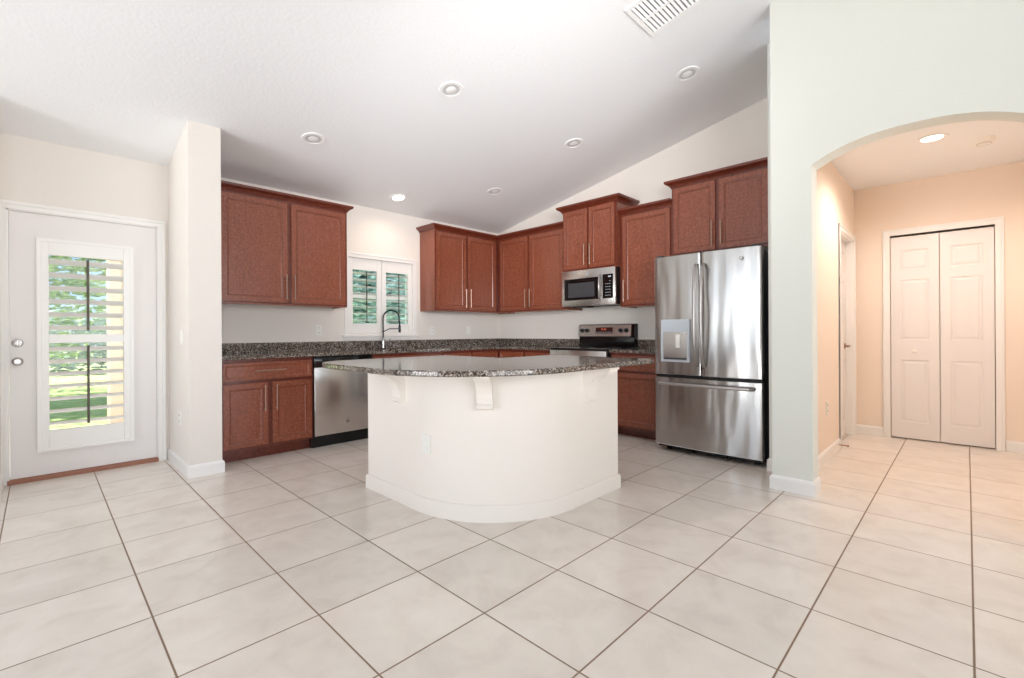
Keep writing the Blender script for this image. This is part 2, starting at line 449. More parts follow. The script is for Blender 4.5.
# ---- baseboards
BB = [(0, 0), (0.014, 0), (0.014, 0.078), (0.010, 0.088), (0.005, 0.094), (0.0, 0.098)]
def baseboard(name, path, m='trim'):
    bm = BM(); sweep(bm, path, BB); return struct(name, bm, m, smooth=None)
baseboard('baseboard_partition', [(0.805, WA), (0.805, 4.25), (1.024, 4.25), (1.024, 4.45)])
baseboard('baseboard_left', [(-0.195, 4.55), (-0.195, WA)])
baseboard('baseboard_arch', [(3.76, 0.98), (3.6, 0.98), (3.6, AY0), (3.75, AY0), (3.75, 0.86), (HD0-0.06, 0.86)])
baseboard('baseboard_alcove', [(4.20, 1.12), (4.04, 1.12), (4.04, 0.98)])
baseboard('baseboard_hall_end', [(6.135, CY1-0.062), (6.135, -0.48)])
baseboard('baseboard_hall_corner', [(6.075, 0.86), (6.135, 0.86), (6.135, CY0+0.062)])
baseboard('baseboard_hall_right', [(6.135, -0.48), (3.75, -0.48), (3.75, AY1), (3.6, AY1), (3.6, -4.0)])

# ---- casings
# ---- exterior door (door_1)
d1 = thing('door_1', None, None, (DX0, WA, 0), kind='structure'); d1['label'] = 'white exterior door with a shuttered glass pane'
def rect_ring(bm, x0, x1, z0, z1, w, ya, yb):
    box(bm, x0, x0+w, ya, yb, z0, z1); box(bm, x1-w, x1, ya, yb, z0, z1)
    box(bm, x0+w, x1-w, ya, yb, z0, z0+w); box(bm, x0+w, x1-w, ya, yb, z1-w, z1)
dw = DX1-DX0
# local coordinates of the door: x from DX0, y from wall face
bm = BM()
gx0, gx1, gz0, gz1 = 0.205, 0.68, 0.28, 1.80
s0, s1 = 0.015, dw-0.008
for a, b, c, d in ((s0, gx0, 0.032, 2.025), (gx1, s1, 0.032, 2.025), (gx0, gx1, 0.032, gz0), (gx0, gx1, gz1, 2.025)):
    box(bm, a, b, 0.012, 0.056, c, d)
bmesh.ops.remove_doubles(bm, verts=bm.verts, dist=1e-5)
obj('door_panel', bm, 'door', d1, smooth=None)
bm = BM(); box(bm, gx0, gx1, 0.030, 0.036, gz0, gz1); obj('glass', bm, 'glass', d1, smooth=None)
bm = BM()
for a, b, c, d in ((0.0, 0.012, 0, DZ), (dw-0.006, dw, 0, DZ), (0, dw, DZ-0.008, DZ)): box(bm, a, b, 0.0, 0.15, c, d)
obj('door_frame', bm, 'trim', d1, smooth=None)
bm = BM()
for a, b, c, d in ((-0.032, 0, 0, DZ+0.05), (dw, dw+0.05, 0, DZ+0.05), (0, dw, DZ, DZ+0.05)): box(bm, a, b, -0.014, 0, c, d)
for a, b, c, d in ((dw+0.03, dw+0.055, 0, DZ+0.03), (-0.032, dw+0.055, DZ+0.03, DZ+0.055)): box(bm, a, b, -0.022, -0.001, c, d, 0.003, 1)
obj('door_casing', bm, 'trim', d1, smooth=None)
bm = BM(); prism(bm, [(0.0, -0.03, 0.001), (0.0, -0.02, 0.022), (0.0, 0.012, 0.034), (0.0, 0.15, 0.03), (0.0, 0.15, 0.001)], (dw, 0, 0))
obj('threshold', bm, 'threshold', d1, smooth=None)
# shutter on the door
sx0, sx1, sz0, sz1 = 0.178, 0.704, 0.235, 1.815
bm = BM()
ox0, ox1 = 0.222, 0.660
box(bm, sx0, ox0, -0.03, 0.012, sz0, sz1, 0.003, 1); box(bm, ox1, sx1, -0.03, 0.012, sz0, sz1, 0.003, 1)
box(bm, ox0, ox1, -0.03, 0.012, sz0, 0.37); box(bm, ox0, ox1, -0.03, 0.012, 1.715, sz1); box(bm, ox0, ox1, -0.03, 0.012, 1.04, 1.105)
rect_ring(bm, sx0-0.022, sx1+0.022, sz0-0.022, sz1+0.022, 0.024, -0.036, 0.012)
shf = obj('shutter_frame', bm, 'trim', d1, smooth=None)
def slats(bm, x0, x1, z0, z1, n, yc, w, tilt, th=0.009):
    p = (z1-z0)/n
    for i in range(n):
        zc = z0 + p*(i+0.5)
        prof = []
        for k in range(12):
            a = 2*PI*k/12; u = math.cos(a)*w/2; v = math.sin(a)*th/2
            prof.append((x0, yc + u*math.cos(tilt) - v*math.sin(tilt), zc + u*math.sin(tilt) + v*math.cos(tilt)))
        prism(bm, prof, (x1-x0, 0, 0))
for z0, z1, n in ((0.37, 1.04, 7), (1.105, 1.715, 6)):
    bm = BM(); slats(bm, ox0, ox1, z0, z1, n, -0.010, 0.082, math.radians(-26)); obj('shutter_louvres', bm, 'trim', shf)
    bm = BM(); box(bm, (ox0+ox1)/2-0.008, (ox0+ox1)/2+0.008, -0.060, -0.050, z0+0.03, z1-0.02, 0.002, 1)
    obj('tilt_rod', bm, 'rod', shf, label='dark thin tilt rod')
RX = Matrix.Rotation(PI/2, 4, 'X')
for z, nm, big in ((1.043, 'deadbolt', 0), (0.905, 'door_knob', 1)):
    bm = BM()
    lathe(bm, [(0, 0.0), (0.030, 0.0), (0.031, 0.006), (0.026, 0.011), (0.013, 0.013), (0.012, 0.03)] +
          ([(0.022, 0.038), (0.028, 0.048), (0.027, 0.06), (0.018, 0.068), (0, 0.07)] if big else [(0, 0.031)]),
          mat=Matrix.Translation((0.055, 0.012, z)) @ RX)
    if not big: box(bm, 0.049, 0.061, -0.034, -0.016, z-0.018, z+0.018, 0.003, 1)
    obj(nm, bm, 'bar_steel', d1, label='satin nickel '+nm.replace('_', ' '))

# ---- kitchen window (window_1)
w1 = thing('window_1', None, None, (WX0, WA, WZ0), kind='structure'); w1['label'] = 'kitchen window with a pair of white shutters'
ww, wh = WX1-WX0, WZ1-WZ0
bm = BM()
for a, b, c, d in ((0, 0.03, 0, wh), (ww-0.03, ww, 0, wh), (0.03, ww-0.03, 0, 0.03), (0.03, ww-0.03, wh-0.03, wh)): box(bm, a, b, 0.07, 0.12, c, d)
box(bm, 0.03, ww-0.03, 0.075, 0.11, wh*0.5-0.02, wh*0.5+0.02)
obj('window_frame', bm, 'trim', w1, smooth=None)
bm = BM(); box(bm, 0.03, ww-0.03, 0.09, 0.096, 0.03, wh-0.03); obj('glass', bm, 'glass_teal', w1, smooth=None)
bm = BM(); box(bm, -0.075, ww+0.075, -0.04, 0.0, -0.042, -0.014, 0.004, 2); box(bm, -0.055, ww+0.055, -0.014, 0, -0.075, -0.042)
obj('window_sill', bm, 'trim', w1, smooth=None)
bm = BM()
for a, b, c, d in ((-0.05, 0.0, -0.014, wh+0.05), (ww, ww+0.05, -0.014, wh+0.05), (0, ww, wh, wh+0.05)): box(bm, a, b, -0.016, 0, c, d)
box(bm, -0.056, ww+0.056, -0.022, 0, wh+0.035, wh+0.056, 0.003, 1)
obj('window_casing', bm, 'trim', w1, smooth=None)
mid = ww/2
for a, b in ((0.004, mid-0.003), (mid+0.003, ww-0.004)):
    bm = BM(); st = 0.058
    box(bm, a, a+st, 0.006, 0.032, 0.003, wh-0.003, 0.003, 1); box(bm, b-st, b, 0.006, 0.032, 0.003, wh-0.003, 0.003, 1)
    box(bm, a+st, b-st, 0.006, 0.032, 0.003, 0.115); box(bm, a+st, b-st, 0.006, 0.032, wh-0.135, wh-0.003)
    sh = obj('shutter', bm, 'trim', w1, smooth=None)
    bm = BM(); slats(bm, a+st, b-st, 0.115, wh-0.135, 8, 0.02, 0.066, math.radians(-10)); obj('shutter_louvres', bm, 'trim', sh)
    bm = BM(); box(bm, (a+b)/2-0.006, (a+b)/2+0.006, -0.034, -0.026, 0.14, wh-0.15, 0.002, 1); obj('tilt_rod', bm, 'rod', sh, label='dark thin tilt rod')

# ---- panelled leaves
def panel_front(bm, w, h, t, panels, kind='flat', rec=0.012):
    """leaf x 0..w, z 0..h, front at y=-t, back at y=0; panels = [(x0,x1,z0,z1)]"""
    xs = sorted({0, w, *[p[0] for p in panels], *[p[1] for p in panels]})
    zs = sorted({0, h, *[p[2] for p in panels], *[p[3] for p in panels]})
    V = {}
    def v(x, z, y=-t):
        k = (round(x, 5), round(z, 5), round(y, 5))
        if k not in V: V[k] = bm.verts.new((x, y, z))
        return V[k]
    for i in range(len(xs)-1):
        for j in range(len(zs)-1):
            xm, zm = (xs[i]+xs[i+1])/2, (zs[j]+zs[j+1])/2
            if any(p[0] < xm < p[1] and p[2] < zm < p[3] for p in panels): continue
            bm.faces.new((v(xs[i], zs[j]), v(xs[i+1], zs[j]), v(xs[i+1], zs[j+1]), v(xs[i], zs[j+1])))
    for (a, b, c, d) in panels:
        if kind == 'flat': lv = [(0, 0), (0.002, rec*0.5), (0.008, rec*0.6), (0.014, rec)]
        else: lv = [(0, 0), (0.006, 0.007), (0.016, 0.008), (0.034, 0.002)]
        rings = [[v(a+o, c+o, -t+y), v(b-o, c+o, -t+y), v(b-o, d-o, -t+y), v(a+o, d-o, -t+y)] for o, y in lv]
        for r0, r1 in zip(rings, rings[1:]):
            for k in range(4): bm.faces.new((r0[k], r0[(k+1) % 4], r1[(k+1) % 4], r1[k]))
        bm.faces.new(rings[-1])
    # body behind the face
    bk = [bm.verts.new((x, 0, z)) for x, z in ((0, 0), (w, 0), (w, h), (0, h))]
    fr = [bm.verts.new((x, -t, z)) for x, z in ((0, 0), (w, 0), (w, h), (0, h))]
    bm.faces.new(bk)
    for k in range(4): bm.faces.new((fr[k], fr[(k+1) % 4], bk[(k+1) % 4], bk[k]))

# ---- bifold closet door (door_3) facing -X ; local x runs towards -Y
d3 = thing('door_3', None, None, (6.135, CY0, 0), rotz=-PI/2, kind='structure'); d3['label'] = 'white six panel bifold closet door'
cw = CY0-CY1
lw = (cw-0.016)/2
for k in range(2):
    bm = BM(); hh = CZ-0.012-0.022; pa = [(0.075, lw-0.075, 1.70, 1.90), (0.075, lw-0.075, 0.99, 1.60), (0.075, lw-0.075, 0.16, 0.79)]
    panel_front(bm, lw, hh, 0.032, pa, 'raised')
    lf = obj('door_leaf', bm, 'door', d3, loc=(0.005+k*(lw+0.006), 0.045, 0.012), smooth=None)
    if k == 0:
        bm = BM(); lathe(bm, [(0, 0), (0.012, 0), (0.008, 0.012), (0.017, 0.022), (0.019, 0.03), (0.012, 0.038), (0, 0.04)], mat=Matrix.Translation((lw*0.5, -0.032, 0.88)) @ RX)
        obj('knob', bm, 'plastic', lf, label='round white knob')
bm = BM(); w = 0.058
for a, b, c, d in ((-w, 0, 0, CZ+w), (cw, cw+w, 0, CZ+w), (0, cw, CZ, CZ+w)): box(bm, a, b, -0.012, 0, c, d)
for a, b, c, d in ((-w, -w+0.02, 0, CZ+w-0.02), (cw+w-0.02, cw+w, 0, CZ+w-0.02), (-w, cw+w, CZ+w-0.02, CZ+w)): box(bm, a, b, -0.019, -0.001, c, d, 0.003, 1)
obj('door_casing', bm, 'trim', d3, smooth=None)
bm = BM(); box(bm, 0, cw, 0.02, 0.05, CZ-0.012, CZ); obj('door_track', bm, 'black_matte', d3, smooth=None, label='dark top track')

# ---- hall door (door_2), wall faces -Y
d2 = thing('door_2', None, None, (HD0, 0.86, 0), kind='structure'); d2['label'] = 'white panelled hallway door with lever handle'
hw = HD1-HD0
bm = BM(); c0, c1 = 0.09, hw-0.09
panel_front(bm, hw-0.03, HDZ-0.02, 0.035, [(0.10, hw/2-0.05, 1.70, 1.90), (hw/2+0.02, hw-0.13, 1.70, 1.90), (0.10, hw/2-0.05, 0.99, 1.60), (hw/2+0.02, hw-0.13, 0.99, 1.60),
            (0.10, hw/2-0.05, 0.16, 0.79), (hw/2+0.02, hw-0.13, 0.16, 0.79)], 'raised')
lf = obj('door_leaf', bm, 'door', d2, loc=(0.015, 0.095, 0.01), smooth=None)
bm = BM(); lathe(bm, [(0, 0), (0.028, 0), (0.028, 0.008), (0.011, 0.012), (0.010, 0.045), (0, 0.046)], mat=Matrix.Translation((hw-0.105, -0.035, 0.93)) @ RX)
tube(bm, [(hw-0.105, -0.078, 0.93), (hw-0.14, -0.082, 0.93), (hw-0.215, -0.078, 0.925)], 0.009)
obj('lever_handle', bm, 'nickel', lf, label='satin nickel lever handle')
bm = BM()
for a, b, c, d in ((0, 0.014, 0, HDZ), (hw-0.014, hw, 0, HDZ), (0.014, hw-0.014, HDZ-0.012, HDZ)): box(bm, a, b, 0.0, 0.12, c, d)
obj('door_frame', bm, 'trim', d2, smooth=None)
bm = BM()
for a, b, c, d in ((-w, 0, 0, HDZ+w), (hw, hw+w, 0, HDZ+w), (0, hw, HDZ, HDZ+w)): box(bm, a, b, -0.012, 0, c, d)
for a, b, c, d in ((-w, -w+0.02, 0, HDZ+w-0.02), (hw+w-0.02, hw+w, 0, HDZ+w-0.02), (-w, hw+w, HDZ+w-0.02, HDZ+w)): box(bm, a, b, -0.019, -0.001, c, d, 0.003, 1)
obj('door_casing', bm, 'trim', d2, smooth=None)

# ---- unseen glass doors added behind and beside the camera to let daylight in
def big_window(name, x0, x1, z1, mull, place):
    t = thing(name, None, None, place[0], rotz=place[1], kind='structure')
    bm = BM()
    for a, b, c, d in ((0, 0.05, 0, z1), (x1-0.05, x1, 0, z1), (0.05, x1-0.05, 0, 0.05), (0.05, x1-0.05, z1-0.05, z1)): box(bm, a, b, 0.02, 0.08, c, d)
    for k in range(1, mull): box(bm, x1*k/mull-0.04, x1*k/mull+0.04, 0.02, 0.08, 0.05, z1-0.05)
    obj('window_frame', bm, 'trim', t, smooth=None)
    bm = BM(); box(bm, 0.05, x1-0.05, 0.045, 0.055, 0.05, z1-0.05); obj('glass', bm, 'glass', t, smooth=None)
big_window('window_2', 0, 4.8, 2.85, 3, ((3.0, -4.0, 0), PI))
big_window('window_3', 0, 3.4, 2.65, 2, ((-3.0, 0.6, 0), PI/2))

# ================================================================== cabinets
def pull_v(bm, x, z0, z1, y):
    r = 0.006
    tube(bm, [(x, y-0.03, z0), (x, y-0.03, z1)], r, 10)
    for z in (z0+0.02, z1-0.02): cyl(bm, (x, y, z), (x, y-0.03, z), 0.0045, seg=8)
def pull_h(bm, x0, x1, z, y):
    tube(bm, [(x0, y-0.03, z), (x1, y-0.03, z)], 0.006, 10)
    for x in (x0+0.02, x1-0.02): cyl(bm, (x, y, z), (x, y-0.03, z), 0.0045, seg=8)
def door_part(parent, x0, x1, z0, z1, handle=None, hz=None, fw=0.046, name='door'):
    bm = BM(); w, h = x1-x0, z1-z0
    panel_front(bm, w, h, 0.02, [(fw, w-fw, fw, h-fw)], 'flat')
    d = obj(name, bm, 'wood', parent, loc=(x0, -0.0025, z0), smooth=None)
    bm = BM(); a_, b_ = fw-0.001, 0.0035    # dark strip painting in the shade line round the sunk panel
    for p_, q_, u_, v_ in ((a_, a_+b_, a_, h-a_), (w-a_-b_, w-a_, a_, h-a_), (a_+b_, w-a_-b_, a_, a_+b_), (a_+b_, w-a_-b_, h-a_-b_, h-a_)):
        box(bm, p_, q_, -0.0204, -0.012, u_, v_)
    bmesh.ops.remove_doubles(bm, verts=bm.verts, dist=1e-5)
    obj('panel_shade_line', bm, 'wood_in', d, smooth=None, label='painted shade line round the sunk panel')
    if handle is not None:
        bm = BM(); pull_v(bm, handle-x0, hz[0]-z0, hz[1]-z0, -0.02); obj('handle', bm, 'nickel', d)
    return d
def drawer_part(parent, x0, x1, z0, z1, hx=0.13):
    bm = BM(); w, h = x1-x0, z1-z0
    panel_front(bm, w, h, 0.02, [(0.018, w-0.018, 0.018, h-0.018)], 'flat', rec=0.0055)
    d = obj('drawer', bm, 'wood', parent, loc=(x0, -0.0025, z0), smooth=None)
    bm = BM(); pull_h(bm, w/2-hx, w/2+hx, h/2+0.005, -0.02); obj('handle', bm, 'nickel', d)
CROWN = [(0, 0), (0.006, 0), (0.010, 0.010), (0.022, 0.024), (0.040, 0.034), (0.046, 0.040), (0.048, 0.056), (0, 0.056)]
def crown(parent, path, ztop, s=1.0):
    s *= 1.15
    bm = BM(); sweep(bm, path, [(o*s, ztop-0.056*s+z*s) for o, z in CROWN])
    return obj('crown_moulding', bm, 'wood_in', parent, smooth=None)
def carcass(parent, w, d, h, name='cabinet_body', lip=True):
    bm = BM(); box(bm, 0, w, 0, d, 0, h)
    if lip:  # recessed underside seen from below
        box(bm, 0, w, 0, 0.019, -0.012, 0); box(bm, 0, 0.016, 0.019, d, -0.012, 0); box(bm, w-0.016, w, 0.019, d, -0.012, 0)
    o = obj(name, bm, 'wood', parent, smooth=None)
    bm = BM(); box(bm, 0, w, -0.002, 0.001, 0.0, h); obj('face_frame', bm, 'wood_in', parent, smooth=None)  # dark wood colour paints in the shade of the door gaps
    return o
def upper(label, loc, rotz, w, d, h, doors, crown_path, s=1.0, lift=0.018):
    """doors: (x0, x1, z0, z1, handle_x) in metres from the left bottom corner"""
    t = thing('wall_cabinet', label, 'cabinet', loc, rotz, 'cherry wall cabinets')
    carcass(t, w, d, h)
    for x0, x1, z0, z1, hx in doors:
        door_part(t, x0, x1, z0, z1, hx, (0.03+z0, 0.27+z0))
    crown(t, crown_path, h+0.004+lift, s)
    return t
G1 = 1.388
# wall A, left two-door
x0 = 1.026; w_ = 2.302-x0
upper('large two-door cherry wall cabinet left of the kitchen window', (x0, 4.715, G1), 0, w_, WA-4.715-0.002, 1.04,
      [(1.130-x0, 1.690-x0, 0.012, 0.975, 1.672-x0), (1.728-x0, 2.275-x0, 0.012, 0.975, 1.75-x0)],
      [(w_, WA-4.716), (w_, 0), (0, 0)][::-1])
# wall A, right, up to corner
x0 = 3.445; w_ = 4.518-x0
upper('cherry wall cabinet with two narrow doors, between the window and the kitchen corner', (x0, 4.715, G1), 0, XB-x0-0.002, WA-4.715-0.002, 1.04,
      [(3.468-x0, 3.935-x0, 0.012, 0.975, 3.915-x0), (3.972-x0, 4.475-x0, 0.012, 0.975, 3.992-x0)],
      [(w_-0.005, 0), (0, 0), (0, WA-4.716)][::-1])
def Yx(y, y0): return y0-y
# wall B from the corner to the microwave
y0 = 4.713
upper('cherry wall cabinet in the corner, directly left of the microwave', (4.523, y0, G1), -PI/2, y0-3.502, XB-4.525, 1.04,
      [(Yx(4.64, y0), Yx(4.125, y0), 0.012, 0.975, Yx(4.145, y0)), (Yx(4.088, y0), Yx(3.53, y0), 0.012, 0.975, Yx(4.066, y0))],
      [(0.002, 0), (y0-3.502, 0)])
y0 = 3.498
upper('small cherry cabinet mounted above the microwave, raised higher than its neighbours', (4.465, y0, 1.835), -PI/2, y0-2.748, XB-4.467, 0.765,
      [(0.022, 0.362, 0.012, 0.70, 0.337), (0.39, 0.728, 0.012, 0.70, 0.415)],
      [(0, XB-4.47), (0, 0), (y0-2.748, 0), (y0-2.748, XB-4.47)], 1.15, 0.003)
y0 = 2.745
upper('single-door cherry wall cabinet between the microwave and the refrigerator', (4.523, y0, G1), -PI/2, y0-2.142, XB-4.525, 1.04,
      [(0.042, 0.588, 0.012, 0.975, 0.064)], [(0.002, 0), (y0-2.142, 0)])
y0 = 2.14
upper('two-door cherry cabinet above the refrigerator', (4.518, y0, 1.865), -PI/2, y0-1.20, XB-4.52, 0.735,
      [(0.026, 0.436, 0.018, 0.672, 0.413), (0.472, 0.892, 0.018, 0.672, 0.497)],
      [(0, XB-4.52), (0, 0), (y0-1.123, 0)], 1.1)
bm = BM(); box(bm, 0.94, 1.015, 0, 0.02, 0, 0.735); obj('filler_strip', bm, 'wood', bpy.data.objects['wall_cabinet.005'], smooth=None)

def base(label, loc, rotz, w, d, doors, drawers, toe=0.075, hollow=False):
    t = thing('base_cabinet', label, 'cabinet', loc, rotz, 'cherry base cabinets')
    bm = BM()
    if hollow:   # open inside so that the sink bowl hangs in it
        box(bm, 0, 0.018, 0, d, 0.105, 0.884); box(bm, w-0.018, w, 0, d, 0.105, 0.884); box(bm, 0.018, w-0.018, 0, d, 0.105, 0.125)
        box(bm, 0.018, w-0.018, d-0.01, d, 0.125, 0.884)
    else: box(bm, 0, w, 0, d, 0.105, 0.884)
    obj('cabinet_body', bm, 'wood', t, smooth=None)
    bm = BM(); box(bm, 0, w, -0.002, 0.001 if not hollow else 0.018, 0.107, 0.882); obj('face_frame', bm, 'wood_in', t, smooth=None)  # frame darkened to paint in shade between doors and drawers
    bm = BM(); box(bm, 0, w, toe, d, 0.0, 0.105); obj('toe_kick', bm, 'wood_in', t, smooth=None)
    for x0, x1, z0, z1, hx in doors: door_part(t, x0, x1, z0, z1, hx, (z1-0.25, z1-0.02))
    for x0, x1, z0, z1 in drawers: drawer_part(t, x0, x1, z0, z1)
    return t
YF, XF = 4.455, 4.275
x0 = 1.026
base('two-door cherry base cabinet with one drawer, left of the dishwasher', (x0, YF, 0), 0, 1.826-x0, WA-YF-0.002,
     [(1.075-x0, 1.425-x0, 0.125, 0.672, 1.395-x0), (1.462-x0, 1.808-x0, 0.125, 0.672, 1.492-x0)], [(1.075-x0, 1.808-x0, 0.70, 0.85)])
x0 = 2.446
base('cherry sink base cabinet under the kitchen window, right of the dishwasher', (x0, YF, 0), 0, 3.345-x0, WA-YF-0.002,
     [(0.02, 0.435, 0.125, 0.672, 0.405), (0.465, 0.88, 0.125, 0.672, 0.495)], [(0.02, 0.88, 0.70, 0.85)], hollow=True)
x0 = 3.347
base('cherry base cabinet in the corner of the kitchen', (x0, YF, 0), 0, XB-x0-0.002, WA-YF-0.002,
     [(0.02, 0.44, 0.125, 0.672, 0.41), (0.47, 0.90, 0.125, 0.672, 0.50)], [(0.02, 0.44, 0.70, 0.85), (0.47, 0.90, 0.70, 0.85)])
y0 = YF-0.002
base('cherry base cabinet left of the range', (XF, y0, 0), -PI/2, y0-3.502, XB-XF-0.002,
     [(0.05, 0.48, 0.125, 0.672, 0.45), (0.51, 0.93, 0.125, 0.672, 0.54)], [(0.05, 0.48, 0.70, 0.85), (0.51, 0.93, 0.70, 0.85)], 0.11)
y0 = 2.712
base('narrow cherry base cabinet right of the range, beside the refrigerator', (XF, y0, 0), -PI/2, y0-2.142, XB-XF-0.002,
     [(0.02, 0.55, 0.125, 0.672, 0.05)], [(0.02, 0.55, 0.70, 0.85)], 0.11)

# ================================================================== countertops
t = thing('granite_countertop', 'long speckled granite countertop wrapping the corner, with the sink in it', 'countertop', (1.026, 4.415, 0.885))
ox, oy, oz = 1.026, 4.415, 0.885
bm = BM()
SX0, SX1, SY0, SY1 = 2.56, 3.24, 4.475, 4.87
for a, b, c, d in ((1.026, SX0, 4.415, WA-0.001), (SX0, SX1, 4.415, SY0), (SX0, SX1, SY1, WA-0.001), (SX1, XB-0.001, 4.415, WA-0.001), (4.235, XB-0.001, 3.497, 4.415)):
    box(bm, a-ox, b-ox, c-oy, d-oy, 0, 0.031)
bmesh.ops.remove_doubles(bm, verts=bm.verts, dist=1e-5)
obj('counter_slab', bm, 'granite', t, smooth=None)
bm = BM(); box(bm, 0, XB-ox-0.001, WA-oy-0.021, WA-oy-0.001, 0.031, 0.127)
box(bm, XB-ox-0.021, XB-ox-0.001, 3.497-oy, WA-oy-0.021, 0.031, 0.127)
obj('backsplash', bm, 'granite', t, smooth=None)
t = thing('granite_countertop', 'short speckled granite countertop between the range and the refrigerator', 'countertop', (4.235, 2.142, 0.885))
bm = BM(); box(bm, 0, XB-4.236, 0, 0.57, 0, 0.031); obj('counter_slab', bm, 'granite', t, smooth=None)
bm = BM(); box(bm, XB-4.256, XB-4.236, 0, 0.57, 0.031, 0.127); obj('backsplash', bm, 'granite', t, smooth=None)
# sink
t = thing('kitchen_sink', 'stainless undermount sink in the granite below the kitchen window', 'sink', (2.9, 4.672, 0.70))
bm = BM()
a, b, c, d = -0.335, 0.335, -0.192, 0.192
box(bm, a, b, c, d, 0, 0.004); box(bm, a, a+0.004, c, d, 0.004, 0.184); box(bm, b-0.004, b, c, d, 0.004, 0.184)
box(bm, a+0.004, b-0.004, c, c+0.004, 0.004, 0.184); box(bm, a+0.004, b-0.004, d-0.004, d, 0.004, 0.184)
obj('basin', bm, 'steel_flat', t, smooth=None)
bm = BM(); lathe(bm, [(0, 0.006), (0.02, 0.006), (0.043, 0.008), (0.045, 0.004)], mat=Matrix()); obj('drain', bm, 'chrome', t)
# faucet
fx, fy = 2.862, 4.945
t = thing('kitchen_faucet', 'tall chrome spring-neck faucet in front of the kitchen window', 'faucet', (fx, fy, 0.9165))
bm = BM(); lathe(bm, [(0, 0), (0.026, 0), (0.026, 0.006), (0.019, 0.012), (0.017, 0.05), (0.017, 0.11), (0.012, 0.125), (0.010, 0.13), (0, 0.13)])
box(bm, -0.13, 0.13, -0.032, 0.032, 0.0, 0.006, 0.002, 1)
obj('faucet_body', bm, 'chrome', t)
bm = BM(); cyl(bm, (0.016, 0, 0.075), (0.055, 0, 0.075), 0.012); tube(bm, [(0.05, 0, 0.075), (0.062, -0.01, 0.085), (0.085, -0.02, 0.12)], 0.006)
obj('lever', bm, 'chrome', t)
# spring neck : an arch towards the viewer
neck = [(0, 0, 0.13), (0, 0, 0.33)] + [(0, -0.105+0.105*math.cos(a), 0.36+0.095*math.sin(a)) for a in [PI*k/14 for k in range(15)]] + [(0, -0.212, 0.33), (0, -0.215, 0.27)]
bm = BM(); tube(bm, neck, 0.0065, 10); obj('neck_tube', bm, 'darkchrome', t, rot=(0, 0, math.radians(30)))
bm = BM()
P_ = [Vector(p) for p in neck]; L = [0]
for a, b in zip(P_, P_[1:]): L.append(L[-1]+(b-a).length)
tot = L[-1]; pts = []
turns = 44; n = turns*8
for i in range(n+1):
    s = tot*i/n; k = max(j for j in range(len(L)-1) if L[j] <= s+1e-9); f = (s-L[k])/(L[k+1]-L[k])
    p = P_[k].lerp(P_[k+1], f); tg = (P_[k+1]-P_[k]).normalized(); ux = Vector((1, 0, 0)); uy = tg.cross(ux)
    an = 2*PI*turns*i/n; pts.append(p + (ux*math.cos(an)+uy*math.sin(an))*0.010)
tube(bm, pts, 0.0021, 5); obj('spring', bm, 'darkchrome', t, rot=(0, 0, math.radians(30)), label='dark coiled spring round the neck')
bm = BM(); lathe(bm, [(0, 0), (0.013, 0), (0.016, 0.02), (0.014, 0.07), (0.010, 0.09), (0, 0.09)], mat=Matrix.Translation((0, -0.215, 0.19))); obj('spray_head', bm, 'darkchrome', t, rot=(0, 0, math.radians(30)))
bm = BM(); tube(bm, [(0, 0, 0.20), (0, -0.08, 0.235), (0, -0.20, 0.235)], 0.005, 8); obj('holder_arm', bm, 'darkchrome', t, rot=(0, 0, math.radians(30)))

# ================================================================== dishwasher
t = thing('dishwasher', 'stainless steel dishwasher with a black control strip', 'dishwasher', (1.83, 4.455, 0))
dwid = 0.612
bm = BM(); box(bm, 0, dwid, 0, 0.56, 0.12, 0.88); obj('tub_body', bm, 'black_matte', t, smooth=None)
bm = BM(); box(bm, 0.004, dwid-0.004, -0.026, -0.001, 0.118, 0.775, 0.004, 2); dd = obj('door', bm, 'steel_flat', t)
bm = BM(); box(bm, 0.004, dwid-0.004, -0.026, -0.001, 0.778, 0.872, 0.004, 2); cp = obj('control_panel', bm, 'black', t, label='black control strip')
bm = BM(); box(bm, 0.12, 0.49, -0.030, -0.0255, 0.786, 0.800, 0.002, 1); obj('pocket_handle', bm, 'darkgrey', cp)
bm = BM(); box(bm, 0, dwid, 0.04, 0.5, 0.0, 0.118); obj('toe_kick', bm, 'black_matte', t, smooth=None)
def badge(parent, x, y, z, r, dark='darkgrey'):
    bm = BM(); lathe(bm, [(0, 0.0015), (r*0.86, 0.0015), (r, 0.0025), (r, 0)], seg=24, mat=Matrix.Translation((x, y, z)) @ RX)
    b = obj('emblem', bm, dark, parent)
    bm = BM()
    lathe(bm, [(r*0.84, 0.0016), (r*0.84, 0.0028), (r*0.95, 0.0028), (r*0.95, 0.0016)], seg=24, mat=Matrix.Translation((x, y, z)) @ RX)
    obj('emblem_ring', bm, 'nickel', b)
    text_mesh('emblem_letters', 'GE', r*1.15, 'plastic', b, (x, y-0.002, z), (PI/2, 0, 0), bold=r*0.02)
badge(t, 0.335, -0.026, 0.224, 0.014)

def sockets(parent, slots=True):
    for z in (-0.026, 0.026):
        bm = BM(); box(bm, -0.015, 0.015, -0.009, -0.0055, z-0.014, z+0.014, 0.002, 1); s_ = obj('socket', bm, 'plastic', parent)
        if slots:
            for x in (-0.0065, 0.0065):
                bm = BM(); box(bm, x-0.0015, x+0.0015, -0.0096, -0.0088, z-0.004, z+0.007); obj('slot', bm, 'slot', s_, smooth=None)
